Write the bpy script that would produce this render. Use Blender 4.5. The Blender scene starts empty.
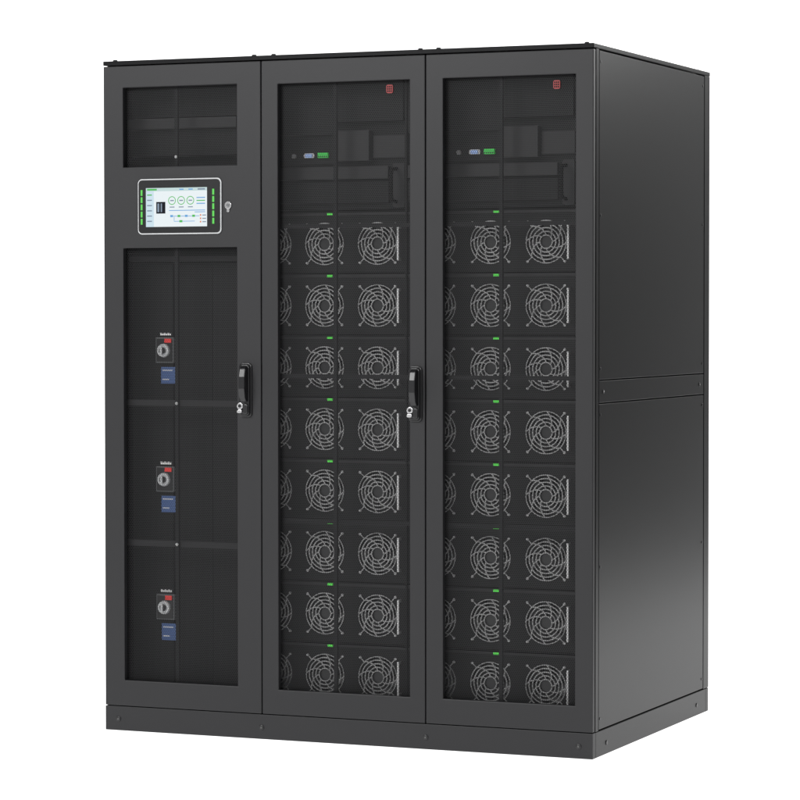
import bpy, math, numpy as np
from mathutils import Vector
scene=bpy.context.scene
COL=scene.collection
H=2.0; W=1.548; D=1.103

# ---------------------------------------------------------------- materials
def mat(name,col,rough=0.5,metal=0.0,spec=0.5,emit=0.0,bump=0.0,var=0.0,scale=900,base=1.0):
    m=bpy.data.materials.new(name); m.use_nodes=True
    nt=m.node_tree; b=nt.nodes["Principled BSDF"]
    b.inputs["Base Color"].default_value=(*[c*base for c in col],1)
    b.inputs["Roughness"].default_value=rough
    b.inputs["Metallic"].default_value=metal
    b.inputs["Specular IOR Level"].default_value=spec
    if emit>0:
        b.inputs["Emission Color"].default_value=(*col,1)
        b.inputs["Emission Strength"].default_value=emit
    if bump>0 or var>0:
        tc=nt.nodes.new("ShaderNodeTexCoord")
    if bump>0:
        n=nt.nodes.new("ShaderNodeTexNoise"); n.inputs["Scale"].default_value=scale; n.inputs["Detail"].default_value=3
        bp=nt.nodes.new("ShaderNodeBump"); bp.inputs["Strength"].default_value=bump; bp.inputs["Distance"].default_value=0.0006
        nt.links.new(tc.outputs["Object"],n.inputs["Vector"]); nt.links.new(n.outputs["Fac"],bp.inputs["Height"])
        nt.links.new(bp.outputs["Normal"],b.inputs["Normal"])
    if var>0:
        n2=nt.nodes.new("ShaderNodeTexNoise"); n2.inputs["Scale"].default_value=3.0; n2.inputs["Detail"].default_value=5
        mr=nt.nodes.new("ShaderNodeMapRange")
        mr.inputs["To Min"].default_value=rough-var; mr.inputs["To Max"].default_value=rough+var
        nt.links.new(tc.outputs["Object"],n2.inputs["Vector"]); nt.links.new(n2.outputs["Fac"],mr.inputs["Value"])
        nt.links.new(mr.outputs["Result"],b.inputs["Roughness"])
    return m
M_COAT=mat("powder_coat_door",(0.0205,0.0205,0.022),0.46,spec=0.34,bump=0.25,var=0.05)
M_SIDE_SHADED=mat("powder_coat_shaded",(0.0065,0.0065,0.0072),0.30,spec=0.15,bump=0.10)  # same black coat, with the side's shade put into a darker colour
M_DARK=mat("inner_black",(0.0055,0.0055,0.006),0.6,spec=0.2)
M_PLATE=mat("inner_plate",(0.014,0.014,0.015),0.5,spec=0.3)
M_MESH=mat("perforated_black",(0.026,0.026,0.0275),0.5,spec=0.3)
M_BAR=mat("stiffener_black",(0.007,0.007,0.008),0.6,spec=0.2)
M_GAP=mat("gap_black",(0.003,0.003,0.003),0.8,spec=0.1)
M_WIRE=mat("plated_wire",(0.40,0.40,0.40),0.42,metal=0.2)
M_PULL=mat("pale_handle",(0.66,0.66,0.66),0.4,metal=0.1)
M_BLADE=mat("fan_plastic",(0.016,0.016,0.017),0.35)
M_STEEL=mat("bright_steel",(0.75,0.75,0.76),0.25,metal=1.0)
M_TRIM=mat("silver_trim",(0.62,0.63,0.64),0.35,metal=0.15)
M_ZINC=mat("zinc_screw",(0.5,0.5,0.5),0.35,metal=0.7)
M_DKZ=mat("dark_screw",(0.10,0.10,0.10),0.4,metal=0.7)
M_GREYP=mat("grey_plastic",(0.12,0.125,0.13),0.45)
M_BLKP=mat("black_plastic",(0.011,0.011,0.012),0.3)
M_RED=mat("red_print",(0.26,0.025,0.025),0.4)
M_REDB=mat("red_plastic",(0.80,0.04,0.035),0.4)
M_WHITE=mat("white_print",(0.85,0.85,0.85),0.5)
M_BLUEL=mat("navy_label",(0.050,0.105,0.27),0.45)
M_GREEN=mat("green_plastic_glow",(0.03,0.50,0.06),0.4,emit=0.15)  # faint emission brightens the plastic, though it is no lamp
M_LED=mat("green_led",(0.10,0.62,0.08),0.4,emit=0.35,base=0.5)
M_LED2=mat("green_indicator",(0.10,0.80,0.08),0.4,emit=0.4,base=0.6)
M_BLUE=mat("port_blue",(0.35,0.5,0.85),0.4)
def screenmat(n,c,e=0.82): return mat(n,c,0.3,emit=e,spec=0.2,base=0.06)
S_BG=screenmat("screen_white",(0.90,0.97,1.0)); S_HD=screenmat("screen_header",(0.62,0.78,0.78))
S_GR=screenmat("screen_green",(0.10,0.55,0.12)); S_BL=screenmat("screen_blue",(0.16,0.42,0.78))
S_DK=screenmat("screen_black",(0.008,0.010,0.016)); S_OR=screenmat("screen_orange",(0.85,0.25,0.10)); S_GY=screenmat("screen_grey",(0.26,0.33,0.42))
S_LB=screenmat("screen_paleblue",(0.68,0.84,0.93))

# ---------------------------------------------------------------- mesh builder
class MB:
    def __init__(s): s.v=[];s.f=[];s.m=[];s.mats=[]
    def mi(s,m):
        if m not in s.mats: s.mats.append(m)
        return s.mats.index(m)
    def add(s,vs,fs,m):
        o=len(s.v); s.v+=[tuple(v) for v in vs]; k=s.mi(m)
        for f in fs: s.f.append([i+o for i in f]); s.m.append(k)
    def box(s,x0,x1,y0,y1,z0,z1,m):
        vs=[(x,y,z) for x in(x0,x1) for y in(y0,y1) for z in(z0,z1)]
        s.add(vs,[(0,1,3,2),(4,6,7,5),(0,4,5,1),(2,3,7,6),(0,2,6,4),(1,5,7,3)],m)
    def cyl(s,c,r,h,m,axis='y',n=20,r2=None):
        r2=r if r2 is None else r2; vs=[]
        for k,(rr,t) in enumerate(((r,0),(r2,h))):
            for i in range(n):
                a=2*math.pi*i/n; p,q=rr*math.cos(a),rr*math.sin(a)
                if axis=='y': vs.append((c[0]+p,c[1]+t,c[2]+q))
                elif axis=='z': vs.append((c[0]+p,c[1]+q,c[2]+t))
                else: vs.append((c[0]+t,c[1]+p,c[2]+q))
        fs=[(i,(i+1)%n,n+(i+1)%n,n+i) for i in range(n)]+[tuple(range(n))[::-1],tuple(range(n,2*n))]
        s.add(vs,fs,m)
    def tube(s,pts,r,m,closed=False,n=6):
        P=[Vector(p) for p in pts]; N=len(P); vs=[]
        for i in range(N):
            t=(P[(i+1)%N]-P[i-1]) if closed else (P[min(i+1,N-1)]-P[max(i-1,0)])
            t.normalize(); up=Vector((0,1,0))
            if abs(t.dot(up))>0.95: up=Vector((1,0,0))
            a=t.cross(up).normalized(); b=t.cross(a)
            for k in range(n):
                an=2*math.pi*k/n; vs.append(P[i]+a*r*math.cos(an)+b*r*math.sin(an))
        fs=[]
        for i in range(N if closed else N-1):
            j=(i+1)%N
            for k in range(n):
                l=(k+1)%n; fs.append((i*n+k,j*n+k,j*n+l,i*n+l))
        if not closed: fs+=[tuple(range(n)),tuple(range((N-1)*n,N*n))[::-1]]
        s.add(vs,fs,m)
    def ring(s,c,R,r,m,n=40,k=6):
        s.tube([(c[0]+R*math.cos(2*math.pi*i/n),c[1],c[2]+R*math.sin(2*math.pi*i/n)) for i in range(n)],r,m,True,k)
    def profile(s,pts,x0,x1,m):
        k=len(pts); vs=[(x0,p[0],p[1]) for p in pts]+[(x1,p[0],p[1]) for p in pts]
        s.add(vs,[tuple(range(k)),tuple(range(k,2*k))[::-1]]+[(i,i+k,(i+1)%k+k,(i+1)%k) for i in range(k)],m)
    def plate(s,xs,zs,holes,y0,y1,m):
        X=sorted(set([xs[0],xs[1]]+[h[0] for h in holes]+[h[1] for h in holes]))
        Z=sorted(set([zs[0],zs[1]]+[h[2] for h in holes]+[h[3] for h in holes]))
        nx,nz=len(X),len(Z)
        inh=lambda i,j: (i<0 or j<0 or i>=nx-1 or j>=nz-1) or any(h[0]-1e-6<(X[i]+X[i+1])/2<h[1] and h[2]<(Z[j]+Z[j+1])/2<h[3] for h in holes)
        vs=[(X[i],y,Z[j]) for y in(y0,y1) for i in range(nx) for j in range(nz)]
        I=lambda i,j,k:k*nx*nz+i*nz+j
        fs=[]
        for i in range(nx-1):
            for j in range(nz-1):
                if inh(i,j): continue
                fs.append((I(i,j,0),I(i+1,j,0),I(i+1,j+1,0),I(i,j+1,0)))
                fs.append((I(i,j,1),I(i,j+1,1),I(i+1,j+1,1),I(i+1,j,1)))
                if inh(i-1,j): fs.append((I(i,j,0),I(i,j+1,0),I(i,j+1,1),I(i,j,1)))
                if inh(i+1,j): fs.append((I(i+1,j,0),I(i+1,j,1),I(i+1,j+1,1),I(i+1,j+1,0)))
                if inh(i,j-1): fs.append((I(i,j,0),I(i,j,1),I(i+1,j,1),I(i+1,j,0)))
                if inh(i,j+1): fs.append((I(i,j+1,0),I(i+1,j+1,0),I(i+1,j+1,1),I(i,j+1,1)))
        s.add(vs,fs,m)
    def rrect(s,x0,x1,z0,z1,r,y0,y1,m,n=6):
        pts=[]
        for cx,cz,a0 in((x1-r,z1-r,0),(x0+r,z1-r,90),(x0+r,z0+r,180),(x1-r,z0+r,270)):
            for i in range(n+1):
                a=math.radians(a0+90*i/n); pts.append((cx+r*math.cos(a),cz+r*math.sin(a)))
        k=len(pts); vs=[(p[0],y0,p[1]) for p in pts]+[(p[0],y1,p[1]) for p in pts]
        fs=[tuple(range(k)),tuple(range(k,2*k))[::-1]]+[(i,i+k,(i+1)%k+k,(i+1)%k) for i in range(k)]
        s.add(vs,fs,m)
    def mesh(s,name):
        import bmesh
        me=bpy.data.meshes.new(name); me.from_pydata(s.v,[],s.f)
        for m in s.mats: me.materials.append(m)
        me.polygons.foreach_set("material_index",s.m); me.update()
        bm=bmesh.new(); bm.from_mesh(me); bmesh.ops.recalc_face_normals(bm,faces=bm.faces); bm.to_mesh(me); bm.free()
        return me
    def obj(s,name,parent=None,loc=(0,0,0),bevel=0):
        o=bpy.data.objects.new(name,s.mesh(name)); COL.objects.link(o); o.location=loc
        if parent: o.parent=parent
        if bevel:
            b=o.modifiers.new("bevel","BEVEL"); b.width=bevel; b.segments=2; b.limit_method='ANGLE'; b.angle_limit=math.radians(40)
        return o
def part(name,parent,box,m,bevel=0.0015):
    b=MB(); b.box(*box,m); return b.obj(name,parent,bevel=bevel)

def hexmesh(name,windows,pitch,bar,y):
    R=pitch/math.sqrt(3); r=(pitch-bar)/math.sqrt(3)
    ang=[math.radians(30+60*i) for i in range(6)]
    C=[]
    for (x0,x1,z0,z1) in windows:
        rows=int((z1-z0)/(1.5*R))+1; cols=int((x1-x0)/pitch)+1
        for j in range(rows):
            for i in range(cols):
                C.append((x0+pitch*(i+0.5*(j%2)),z0+1.5*R*j))
    C=np.array(C); n=len(C); ca=np.cos(ang); sa=np.sin(ang)
    V=np.zeros((n,12,3)); V[:,:,1]=y
    V[:,:6,0]=C[:,0:1]+R*ca; V[:,:6,2]=C[:,1:2]+R*sa
    V[:,6:,0]=C[:,0:1]+r*ca; V[:,6:,2]=C[:,1:2]+r*sa
    q=np.array([[i,(i+1)%6,6+(i+1)%6,6+i] for i in range(6)])
    F=(q[None]+ (np.arange(n)*12)[:,None,None]).reshape(-1)
    me=bpy.data.meshes.new(name); me.vertices.add(n*12); me.vertices.foreach_set("co",V.reshape(-1))
    me.loops.add(len(F)); me.loops.foreach_set("vertex_index",F.astype(np.int32))
    nf=len(F)//4; me.polygons.add(nf); me.polygons.foreach_set("loop_start",np.arange(0,len(F),4,dtype=np.int32))
    me.materials.append(M_MESH); me.update(calc_edges=True)
    return me
def screw(b,x,y,z,r=0.004,m=None):
    b.cyl((x,y-0.002,z),r*0.8,0.0022,m or M_ZINC,'y',10,r2=r)

# ---------------------------------------------------------------- cabinet root
cab=bpy.data.objects.new("ups_cabinet",None); COL.objects.link(cab); cab.empty_display_size=0.2
cab["label"]="tall black three-door power supply cabinet standing on white floor"
cab["category"]="power supply cabinet"

# plinth
b=MB()
b.box(0.001,W-0.0015,0.001,0.028,0.0,0.0725,M_COAT)
b.box(0.001,0.028,0.0285,D-0.0285,0.0,0.0725,M_SIDE_SHADED)
b.box(W-0.028,W-0.0015,0.0285,D-0.0285,0.0,0.0725,M_SIDE_SHADED)
b.box(0.001,W-0.0015,D-0.028,D-0.001,0.0,0.0725,M_SIDE_SHADED)
b.box(0.004,W-0.004,0.005,D-0.003,0.050,0.0738,M_GAP)  # added plate, blocks backdrop white showing through the slot above the plinth
for x in (0.045,0.520,1.041,1.505):
    b.cyl((x,-0.0015,0.034),0.0080,0.004,M_BLKP,'y',16); b.cyl((x,-0.003,0.034),0.0035,0.003,M_DKZ,'y',6)
for y in (0.12,0.98):
    b.cyl((W-0.0025,y,0.032),0.007,0.003,M_BLKP,'x',14)
b.obj("plinth",cab,bevel=0.0012)

# body skeleton
z0,z1=0.0740,1.9870
for x0,x1 in ((0.0010,0.030),(W-0.030,W-0.0010)):
    part("corner_post",cab,(x0,x1,0.0225,0.048,z0,z1),M_SIDE_SHADED,0.0018)
    part("corner_post",cab,(x0,x1,D-0.055,D-0.0005,z0,z1),M_SIDE_SHADED,0.0018)
for x in (0.522,1.041): part("centre_post",cab,(x-0.018,x+0.018,0.036,0.060,0.1005,1.9545),M_DARK)
part("sill_rail",cab,(0.0305,W-0.0305,0.026,0.060,0.0745,0.100),M_DARK)
part("head_rail",cab,(0.0305,W-0.0305,0.026,0.060,1.955,z1),M_DARK)
part("roof",cab,(0.0002,W-0.0004,0.0,D-0.0002,1.9872,2.0),M_SIDE_SHADED,0.002)
for x in (0.03,0.49,0.553,1.017,1.073,1.52):
    b=MB(); b.cyl((x,0.022,2.0),0.008,0.0050,M_BLKP,'z',16,r2=0.006); b.obj("roof_plug",cab)
b=MB(); b.cyl((W-0.03,D-0.05,2.0),0.009,0.006,M_BLKP,'z',16); b.obj("roof_plug",cab)

# side panels
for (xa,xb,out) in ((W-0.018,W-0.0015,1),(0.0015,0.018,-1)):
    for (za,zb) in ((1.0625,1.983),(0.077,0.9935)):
        b=MB(); b.box(xa,xb,0.0520,D-0.0590,za,zb,M_SIDE_SHADED)
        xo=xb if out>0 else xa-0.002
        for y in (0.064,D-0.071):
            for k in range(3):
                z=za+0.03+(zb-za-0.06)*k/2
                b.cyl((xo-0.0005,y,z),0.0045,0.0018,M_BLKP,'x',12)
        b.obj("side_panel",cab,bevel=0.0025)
    b=MB(); b.box(xa,xb,0.0520,D-0.0590,0.9975,1.0585,M_SIDE_SHADED)
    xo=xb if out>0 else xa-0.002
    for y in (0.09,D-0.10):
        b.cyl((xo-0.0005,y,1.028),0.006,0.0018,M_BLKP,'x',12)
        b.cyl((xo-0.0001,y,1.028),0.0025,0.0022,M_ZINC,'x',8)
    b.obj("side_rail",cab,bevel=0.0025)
part("light_leak_blocker",cab,(0.0185,0.0225,0.0485,D-0.056,0.078,1.98),M_GAP,0)  # added sheets behind the side panels, stop light leaking through the seams
part("light_leak_blocker",cab,(W-0.0225,W-0.0185,0.0485,D-0.056,0.078,1.98),M_GAP,0)
part("rear_panel",cab,(0.031,W-0.031,D-0.02,D-0.006,0.0775,1.98),M_SIDE_SHADED)
part("inner_sheet",cab,(0.031,W-0.031,0.150,0.153,0.10,1.954),M_DARK,0)
part("base_sheet",cab,(0.031,W-0.031,0.062,0.149,0.090,0.0985),M_DARK,0)

# ---------------------------------------------------------------- doors
ZD0,ZD1=0.075,1.984
doors=[(0.0015,0.5205,[(0.067,0.443,1.683,1.920),(0.067,0.443,0.152,1.443)]),
       (0.5235,1.0395,[(0.576,0.992,0.148,1.916)]),
       (1.0425,1.5465,[(1.095,1.494,0.148,1.916)])]
door_objs=[]
for di,(xa,xb,wins) in enumerate(doors):
    b=MB(); b.plate((xa,xb),(ZD0,ZD1),wins,0.0,0.019,M_COAT)
    d=b.obj("door",cab,bevel=0.0022); door_objs.append(d)
    g=0.005
    me=hexmesh("perforated_panel",[(w[0]-g,w[1]+g,w[2]-g,w[3]+g) for w in wins],0.0060,0.0011,0.0205)
    p=bpy.data.objects.new("perforated_panel",me); COL.objects.link(p); p.parent=d
    b=MB()
    cx=(0.232,0.748,1.262)[di]
    b.box(cx-0.005,cx+0.005,0.023,0.034,0.10,1.95,M_BAR)
    zs=(0.982,0.562) if di==0 else (1.503,1.066,0.643)
    hb=0.009 if di==0 else 0.006
    for z in zs: b.box(xa+0.03,xb-0.03,0.0345,0.040,z-hb,z+hb,M_PLATE if di==0 else M_BAR)
    if di==0:
        for z in (0.982,0.562,1.713): screw(b,cx,0.0225,z,0.005)
    b.obj("door_stiffener",d)

def door_handle(x,z,parent):
    b=MB()
    b.rrect(x-0.021,x+0.021,z-0.080,z+0.080,0.013,-0.006,-0.0005,M_BLKP,8)
    b.rrect(x-0.0165,x+0.0165,z-0.075,z+0.075,0.011,-0.013,-0.0062,M_BLKP,8)
    prof=[(-0.014,z+0.068),(-0.021,z+0.071),(-0.031,z+0.064),(-0.037,z+0.040),(-0.038,z+0.005),(-0.033,z-0.022),(-0.024,z-0.034),(-0.014,z-0.034)]
    b.profile(prof,x-0.007,x+0.0125,M_BLKP)
    b.rrect(x-0.003,x+0.0145,z-0.070,z-0.040,0.007,-0.020,-0.0132,M_BLKP)
    h=b.obj("door_handle",parent,bevel=0.003)
    b=MB()
    b.cyl((x-0.010,-0.022,z-0.046),0.0095,0.0085,M_STEEL,'y',20)
    b.cyl((x-0.010,-0.0235,z-0.046),0.005,0.002,M_BLKP,'y',16)
    b.rrect(x-0.0185,x-0.003,z-0.066,z-0.057,0.004,-0.024,-0.0134,M_STEEL)
    b.obj("key_lock",h,bevel=0.0008)
door_handle(0.472,1.024,door_objs[0]); door_handle(1.011,1.018,door_objs[1])

for x,z,d in ((0.923,1.892,door_objs[1]),(1.432,1.889,door_objs[2])):
    b=MB(); b.rrect(x-0.0100,x+0.0100,z-0.0120,z+0.0120,0.005,0.0165,0.0200,M_RED)
    for i in range(3):
        for j in range(3):
            a=x-0.0073+i*0.0055; c=z-0.0085+j*0.0063
            b.box(a,a+0.0037,0.0158,0.0164,c,c+0.0044,M_DARK)
    b.obj("emblem",d)

# ---------------------------------------------------------------- display
x0,x1,z0,z1=0.119,0.395,1.483,1.647
b=MB()
b.rrect(x0,x1,z0,z1,0.014,-0.005,-0.0005,M_TRIM,10)
b.rrect(x0+0.0036,x1-0.0036,z0+0.0036,z1-0.0036,0.011,-0.008,-0.005,M_BLKP,10)
disp=b.obj("touch_display",door_objs[0],bevel=0.0006)
b=MB(); sx0,sx1,sz0,sz1=0.148,0.350,1.505,1.620
y=-0.0084
b.box(sx0,sx1,y,y+0.0003,sz0,sz1,S_BG)
def R(u0,u1,v0,v1,m,l=1):
    X0=sx0+(sx1-sx0)*u0; X1=sx0+(sx1-sx0)*u1; Z1=sz1-(sz1-sz0)*v0; Z0=sz1-(sz1-sz0)*v1
    b.box(X0,X1,y-0.0003*l,y-0.0003*l+0.0002,Z0,Z1,m)
def ringR(u,v,r,m,w=0.0011):
    X=sx0+(sx1-sx0)*u; Z=sz1-(sz1-sz0)*v; n=28; vs=[];fs=[]
    for i in range(n):
        a=2*math.pi*i/n
        for rr in (r-w,r+w): vs.append((X+rr*math.cos(a),y-0.0006,Z+rr*math.sin(a)))
    for i in range(n): fs.append((2*i,2*i+1,2*((i+1)%n)+1,2*((i+1)%n)))
    b.add(vs,fs,m)
R(0,1,0,0.085,S_HD); R(0.02,0.18,0.02,0.065,S_GR,2); R(0.55,0.62,0.03,0.06,S_BL,2); R(0.70,0.77,0.03,0.06,S_BL,2); R(0.85,0.97,0.025,0.065,S_GY,2)
R(0,0.13,0.085,1,S_LB)
for i in range(6): R(0.02,0.100,0.165+0.135*i,0.195+0.135*i,S_GR if i==0 else S_GY,2)
R(0.17,0.32,0.36,0.66,S_DK,1); R(0.19,0.22,0.40,0.62,S_GY,2); R(0.245,0.265,0.40,0.62,S_GY,2)
for u in (0.43,0.58,0.73):
    ringR(u,0.33,0.0115,S_GR); R(u-0.03,u+0.03,0.315,0.345,S_GY,1); R(u-0.04,u+0.04,0.485,0.51,S_GY,1)
for i in range(3): R(0.83,0.97,0.25+0.075*i,0.275+0.075*i,S_BL if i!=1 else S_GR,1)
for k,v in enumerate((0.575,0.62)): R(0.38+0.42*k,0.97,v,v+0.018,S_BL,1)
for k,u in enumerate((0.40,0.52,0.64,0.76)):
    R(u,u+0.045,0.70,0.755,S_GR if k%2 else S_BL,1); R(u+0.048,u+0.117,0.722,0.737,S_BL,1)
R(0.46,0.468,0.745,0.85,S_BL,1); R(0.46,0.80,0.855,0.870,S_BL,1); R(0.55,0.60,0.835,0.89,S_GR,2)
for i in range(3): R(0.885,0.906,0.69+0.085*i,0.73+0.085*i,S_OR,1); R(0.925,0.985,0.70+0.085*i,0.725+0.085*i,S_GY,1)
b.obj("screen",disp)
for xa,xb in ((0.1305,0.1365),(0.3675,0.3740)):
    b=MB()
    b.box(xa-0.001,xb+0.001,-0.00835,-0.0081,1.510,1.617,M_BLKP)
    for i in range(5):
        zc=1.606-i*0.0213; b.box(xa,xb,-0.0090,-0.0084,zc-0.0086,zc+0.0086,M_LED)
    b.obj("light_strip",disp)
b=MB()
b.cyl((0.416,-0.004,1.566),0.0110,0.0038,M_STEEL,'y',24); b.cyl((0.416,-0.0055,1.566),0.005,0.002,M_GREYP,'y',16)
b.rrect(0.4115,0.4205,1.546,1.566,0.004,-0.0036,-0.0005,M_STEEL)
b.obj("key_lock",door_objs[0],bevel=0.0006)

# ---------------------------------------------------------------- power modules
FY=0.100
def circle_cell(b,cx,cz,hw,hh,r,y,m,n=32):
    vs=[];fs=[]
    for i in range(n):
        a=2*math.pi*(i+0.5)/n; c,s_=math.cos(a),math.sin(a)
        t=min(hw/abs(c) if abs(c)>1e-6 else 9,hh/abs(s_) if abs(s_)>1e-6 else 9)
        vs.append((cx+r*c,y,cz+r*s_)); vs.append((cx+t*c,y,cz+t*s_)); vs.append((cx+r*c,y+0.03,cz+r*s_))
    for i in range(n):
        j=(i+1)%n; fs.append((3*i,3*i+1,3*j+1,3*j)); fs.append((3*i,3*j,3*j+2,3*i+2))
    for sx,sz in ((1,1),(-1,1),(-1,-1),(1,-1)):
        aa=[i for i in range(n) if (vs[3*i+1][0]-cx)*sx>0 and (vs[3*i+1][2]-cz)*sz>0]
        corner=(cx+sx*hw,y,cz+sz*hh)
        onx=[i for i in aa if abs(abs(vs[3*i+1][0]-cx)-hw)<1e-6]; onz=[i for i in aa if i not in onx]
        if onx and onz:
            p=max(onx,key=lambda i:abs(vs[3*i+1][2]-cz)); q=max(onz,key=lambda i:abs(vs[3*i+1][0]-cx))
            vs.append(corner); fs.append((3*p+1,len(vs)-1,3*q+1))
    b.add(vs,fs,m)
def build_module():
    b=MB()
    hh=0.083
    for dx in (-0.169,0,0.169): circle_cell(b,dx,0,0.0845,hh,0.060,0,M_DARK)
    b.box(-0.2535,0.2535,0.030,0.045,-hh,hh,M_GAP)
    b.box(0.2537,0.262,0.0,0.045,-hh,hh,M_DARK); b.box(-0.262,-0.2537,0.0,0.045,-hh,hh,M_DARK)
    b.box(-0.262,0.262,-0.003,0.045,hh+0.0002,hh+0.008,M_PLATE)
    b.box(-0.262,0.262,-0.001,0.045,-hh-0.004,-hh-0.0002,M_GAP)
    root=b.obj("power_module",cab)
    kids=[]
    g=MB()
    for R_ in (0.0190,0.0295,0.0400,0.0505): g.ring((0,-0.003,0),R_,0.0018,M_WIRE)
    g.ring((0,-0.003,0),0.0605,0.0014,M_WIRE)
    for k in range(8):
        pts=[]
        for i in range(9):
            t=i/8; r=0.019+t*0.0415; a=2*math.pi*k/8+t*0.75; pts.append((r*math.cos(a),-0.0015,r*math.sin(a)))
        g.tube(pts,0.0018,M_WIRE)
    for sx in (-1,1):
        for sz in (-1,1):
            g.tube([(sx*0.041,-0.002,sz*0.041),(sx*0.055,-0.002,sz*0.055)],0.0015,M_WIRE)
            g.cyl((sx*0.056,-0.0045,sz*0.056),0.0038,0.004,M_WIRE,'y',10)
    gm=g.obj("fan_guard",root,(-0.169,0,0)); kids.append(gm)
    f=MB()
    f.cyl((0,0.004,0),0.0165,0.022,M_BLADE,'y',24)
    for k in range(7):
        a0=2*math.pi*k/7; vs=[]
        for i in range(5):
            t=i/4
            for j,(r) in enumerate((0.015,0.035,0.056)):
                a=a0+t*0.62+j*0.22; vs.append((r*math.cos(a),0.006+0.016*t,r*math.sin(a)))
        fs=[(3*i+j,3*i+j+1,3*i+j+4,3*i+j+3) for i in range(4) for j in range(2)]
        f.add(vs,fs,M_BLADE)
    fm=f.obj("fan",root,(-0.169,0,0)); kids.append(fm)
    for dx in (0,0.169):
        for src in (gm,fm):
            c=src.copy(); c.location=(dx,0,0); c.parent=root; COL.objects.link(c); kids.append(c)
    h=MB()
    hx=0.241
    h.box(hx-0.0030,hx+0.0030,-0.022,-0.018,-0.050,0.050,M_PULL)
    h.box(hx-0.0025,hx+0.0025,-0.018,-0.0003,0.042,0.050,M_WIRE); h.box(hx-0.0025,hx+0.0025,-0.018,-0.0003,-0.050,-0.042,M_WIRE)
    kids.append(h.obj("pull_handle",root,bevel=0.001))
    l=MB(); l.box(0.010,0.026,-0.0065,-0.0032,0.0835,0.0900,M_LED2)
    kids.append(l.obj("indicator_light",root))
    return root,kids
root,kids=build_module()
first=True
for bx in (0.681,1.2025):
    for r in range(8):
        zc=1.5395-r*0.1808-0.0875
        if first:
            root.location=(bx,FY,zc); first=False; continue
        c=root.copy(); c.location=(bx,FY,zc); c.parent=cab; COL.objects.link(c)
        for k in kids:
            kc=k.copy(); kc.parent=c; COL.objects.link(kc)
# ---------------------------------------------------------------- control sections above the modules
for bx in (0.681,1.2025):
    b=MB()
    b.box(bx-0.262,bx+0.262,FY+0.010,FY+0.045,1.552,1.950,M_DARK)
    b.box(bx-0.255,bx+0.030,FY-0.006,FY+0.010,1.770,1.930,M_DARK)
    b.box(bx+0.034,bx+0.255,FY-0.014,FY+0.010,1.806,1.940,M_DARK)
    b.box(bx+0.040,bx+0.150,FY-0.020,FY+0.010,1.692,1.780,M_PLATE)
    b.box(bx+0.154,bx+0.255,FY-0.002,FY+0.010,1.700,1.765,M_PLATE)
    b.box(bx-0.255,bx+0.030,FY+0.000,FY+0.010,1.685,1.735,M_DARK)
    b.box(bx-0.255,bx+0.205,FY-0.008,FY+0.010,1.640,1.676,M_PLATE)
    b.box(bx-0.255,bx+0.205,FY-0.004,FY+0.010,1.570,1.632,M_DARK)
    cm=b.obj("control_module",cab,bevel=0.001)
    b=MB()
    b.rrect(bx-0.066,bx-0.032,1.7035,1.7175,0.006,FY-0.004,FY-0.0002,M_ZINC)
    b.rrect(bx-0.060,bx-0.038,1.7050,1.7160,0.004,FY-0.008,FY-0.0042,M_BLUE)
    b.obj("serial_port",cm)
    b=MB(); b.rrect(bx-0.104,bx-0.091,1.7035,1.7165,0.005,FY-0.006,FY-0.0002,M_ZINC); b.obj("round_socket",cm)
    b=MB()
    b.box(bx-0.018,bx+0.014,FY-0.010,FY-0.0002,1.703,1.718,M_GREEN)
    for i in range(5): b.box(bx-0.0165+i*0.0062,bx-0.0135+i*0.0062,FY-0.0106,FY-0.0101,1.705,1.710,M_BLKP)
    b.obj("terminal_block",cm)
    b=MB(); hx=bx+0.236
    b.rrect(hx-0.018,hx+0.018,1.556,1.684,0.006,FY-0.003,FY+0.0098,M_PLATE)
    b.tube([(hx-0.008,FY-0.003,1.572),(hx-0.008,FY-0.034,1.576),(hx-0.008,FY-0.040,1.590),(hx-0.008,FY-0.040,1.650),(hx-0.008,FY-0.034,1.664),(hx-0.008,FY-0.003,1.668)],0.006,M_GAP,n=10)
    b.obj("pull_handle",cm)
for x in (0.412,0.9425,1.468):
    b=MB(); b.box(x-0.0025,x+0.0025,0.090,0.148,0.10,1.95,M_DARK); b.obj("mounting_rail",cab)

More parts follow.
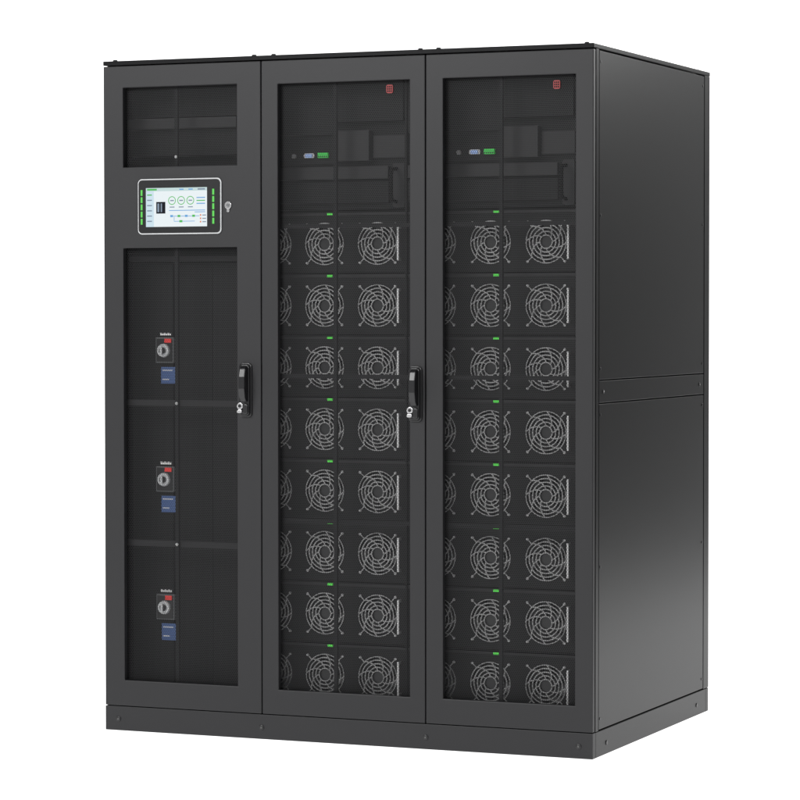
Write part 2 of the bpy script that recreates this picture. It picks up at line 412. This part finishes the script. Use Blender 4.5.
# ---------------------------------------------------------------- bay one interior
b=MB()
b.box(0.035,0.172,0.118,0.149,0.11,1.40,M_DARK)
b.box(0.176,0.300,0.126,0.149,0.11,1.40,M_DARK)
b.box(0.304,0.400,0.120,0.149,0.11,1.40,M_DARK)
b.box(0.035,0.400,0.096,0.149,1.405,1.420,M_PLATE)
b.box(0.035,0.400,0.110,0.149,1.72,1.800,M_DARK)
b.box(0.035,0.400,0.085,0.149,1.8005,1.832,M_PLATE); b.box(0.035,0.400,0.116,0.149,1.836,1.93,M_DARK)
b.obj("switch_compartment",cab,bevel=0.001)
for i,z in enumerate((1.1445,0.7565,0.3705)):
    b=MB(); x=0.150; Y=0.118
    b.box(x-0.032,x+0.028,Y-0.010,Y-0.0005,z-0.044,z+0.032,M_GREYP)
    b.box(x-0.0290,x+0.0250,Y-0.0125,Y-0.0105,z-0.041,z+0.029,M_BLKP)
    br=b.obj("circuit_breaker",cab,bevel=0.001)
    b=MB()
    b.cyl((x-0.003,Y-0.021,z-0.007),0.019,0.008,M_TRIM,'y',28,r2=0.021)
    b.cyl((x-0.003,Y-0.027,z-0.007),0.0105,0.0057,M_BLKP,'y',20)
    b.rrect(x-0.0065,x+0.0005,z-0.018,z+0.005,0.003,Y-0.034,Y-0.0273,M_TRIM)
    b.obj("rotary_knob",br,bevel=0.0008)
    b=MB(); b.box(x+0.000,x+0.023,Y-0.0165,Y-0.0128,z+0.016,z+0.029,M_REDB); b.obj("red_marker",br,bevel=0.001)
    b=MB()
    zl=z-0.0815
    b.box(x-0.018,x+0.034,Y-0.003,Y-0.0005,zl-0.025,zl+0.025,M_BLUEL)
    for k,(u0,u1,zz) in enumerate(((0,0.034,0.013),(0,0.022,-0.014))):
        b.box(x-0.013+u0,x-0.013+u1,Y-0.0034,Y-0.0031,zl+zz,zl+zz+0.0034,M_TRIM)
    b.obj("rating_label",br)
    b=MB(); zt=z+0.038
    b.box(x-0.024,x+0.018,Y-0.0009,Y-0.0005,zt-0.0015,zt+0.009,M_BLKP)
    for k in range(6): b.box(x-0.021+k*0.0062,x-0.0161+k*0.0062,Y-0.0014,Y-0.0010,zt,zt+0.0078-(k%2)*0.0018,M_WHITE)
    b.obj("name_label",br)

# ---------------------------------------------------------------- floor + backdrop (self-glowing white studio sweep)
XL,XR=-16,3.0  # right edge cut short so the cabinet side reflects less white
def studio(name,vs,fs,e):
    me=bpy.data.meshes.new(name); me.from_pydata(vs,[],fs)
    m=mat(name+"_white",(1,1,1),0.9,spec=0.0); bb=m.node_tree.nodes["Principled BSDF"]
    bb.inputs["Base Color"].default_value=(0.8,0.8,0.8,1); bb.inputs["Emission Color"].default_value=(1,1,1,1); bb.inputs["Emission Strength"].default_value=e  # emission of its own keeps the sheet white, without contact shadow
    me.materials.append(m); o=bpy.data.objects.new(name,me); COL.objects.link(o); o["kind"]="structure"; return o
studio("floor",[(XL,-14,0),(XR,-14,0),(XR,7,0),(XL,7,0)],[(0,1,2,3)],1.0)
vs=[];n=12
for i in range(n+1):
    a=math.pi/2*i/n; vs+= [(XL,7+2*math.sin(a),2-2*math.cos(a)),(XR,7+2*math.sin(a),2-2*math.cos(a))]
vs+=[(XL,9,9),(XR,9,9)]
studio("backdrop",vs,[(2*i,2*i+1,2*i+3,2*i+2) for i in range(n+1)],1.0)

# ---------------------------------------------------------------- light
w=bpy.data.worlds.new("World"); scene.world=w; w.use_nodes=True
w.node_tree.nodes["Background"].inputs["Color"].default_value=(1,1,1,1)
w.node_tree.nodes["Background"].inputs["Strength"].default_value=0.09
def area(name,loc,target,sx,sy,e):
    l=bpy.data.lights.new(name,'AREA'); l.shape='RECTANGLE'; l.size=sx; l.size_y=sy; l.energy=e
    o=bpy.data.objects.new(name,l); COL.objects.link(o); o.location=loc
    o.rotation_euler=(Vector(target)-Vector(loc)).to_track_quat('-Z','Y').to_euler(); return o
area("key_softbox",(-1.5,-5.0,4.2),(0.8,0,1.1),2.5,2.0,260)
area("fill_softbox",(2.4,-6.5,3.6),(0.8,0,1.2),1.5,1.5,110)
area("added_sheen_light",(4.9,6.0,3.9),(1.6,0.5,1.5),2.2,2.0,260)  # unseen lamp added to give the upper side panel its sheen

cam=bpy.data.cameras.new("camera"); co=bpy.data.objects.new("camera",cam); COL.objects.link(co)
co.location=(4.24618,-7.75206,1.25086); co.rotation_euler=(math.pi/2-0.02972,0.00056,0.4007)
cam.sensor_width=36; cam.lens=2939.18/800*36; cam.clip_end=200; cam.clip_start=0.1
scene.camera=co
scene.view_settings.view_transform='Standard'; scene.view_settings.look='None'; scene.view_settings.exposure=0
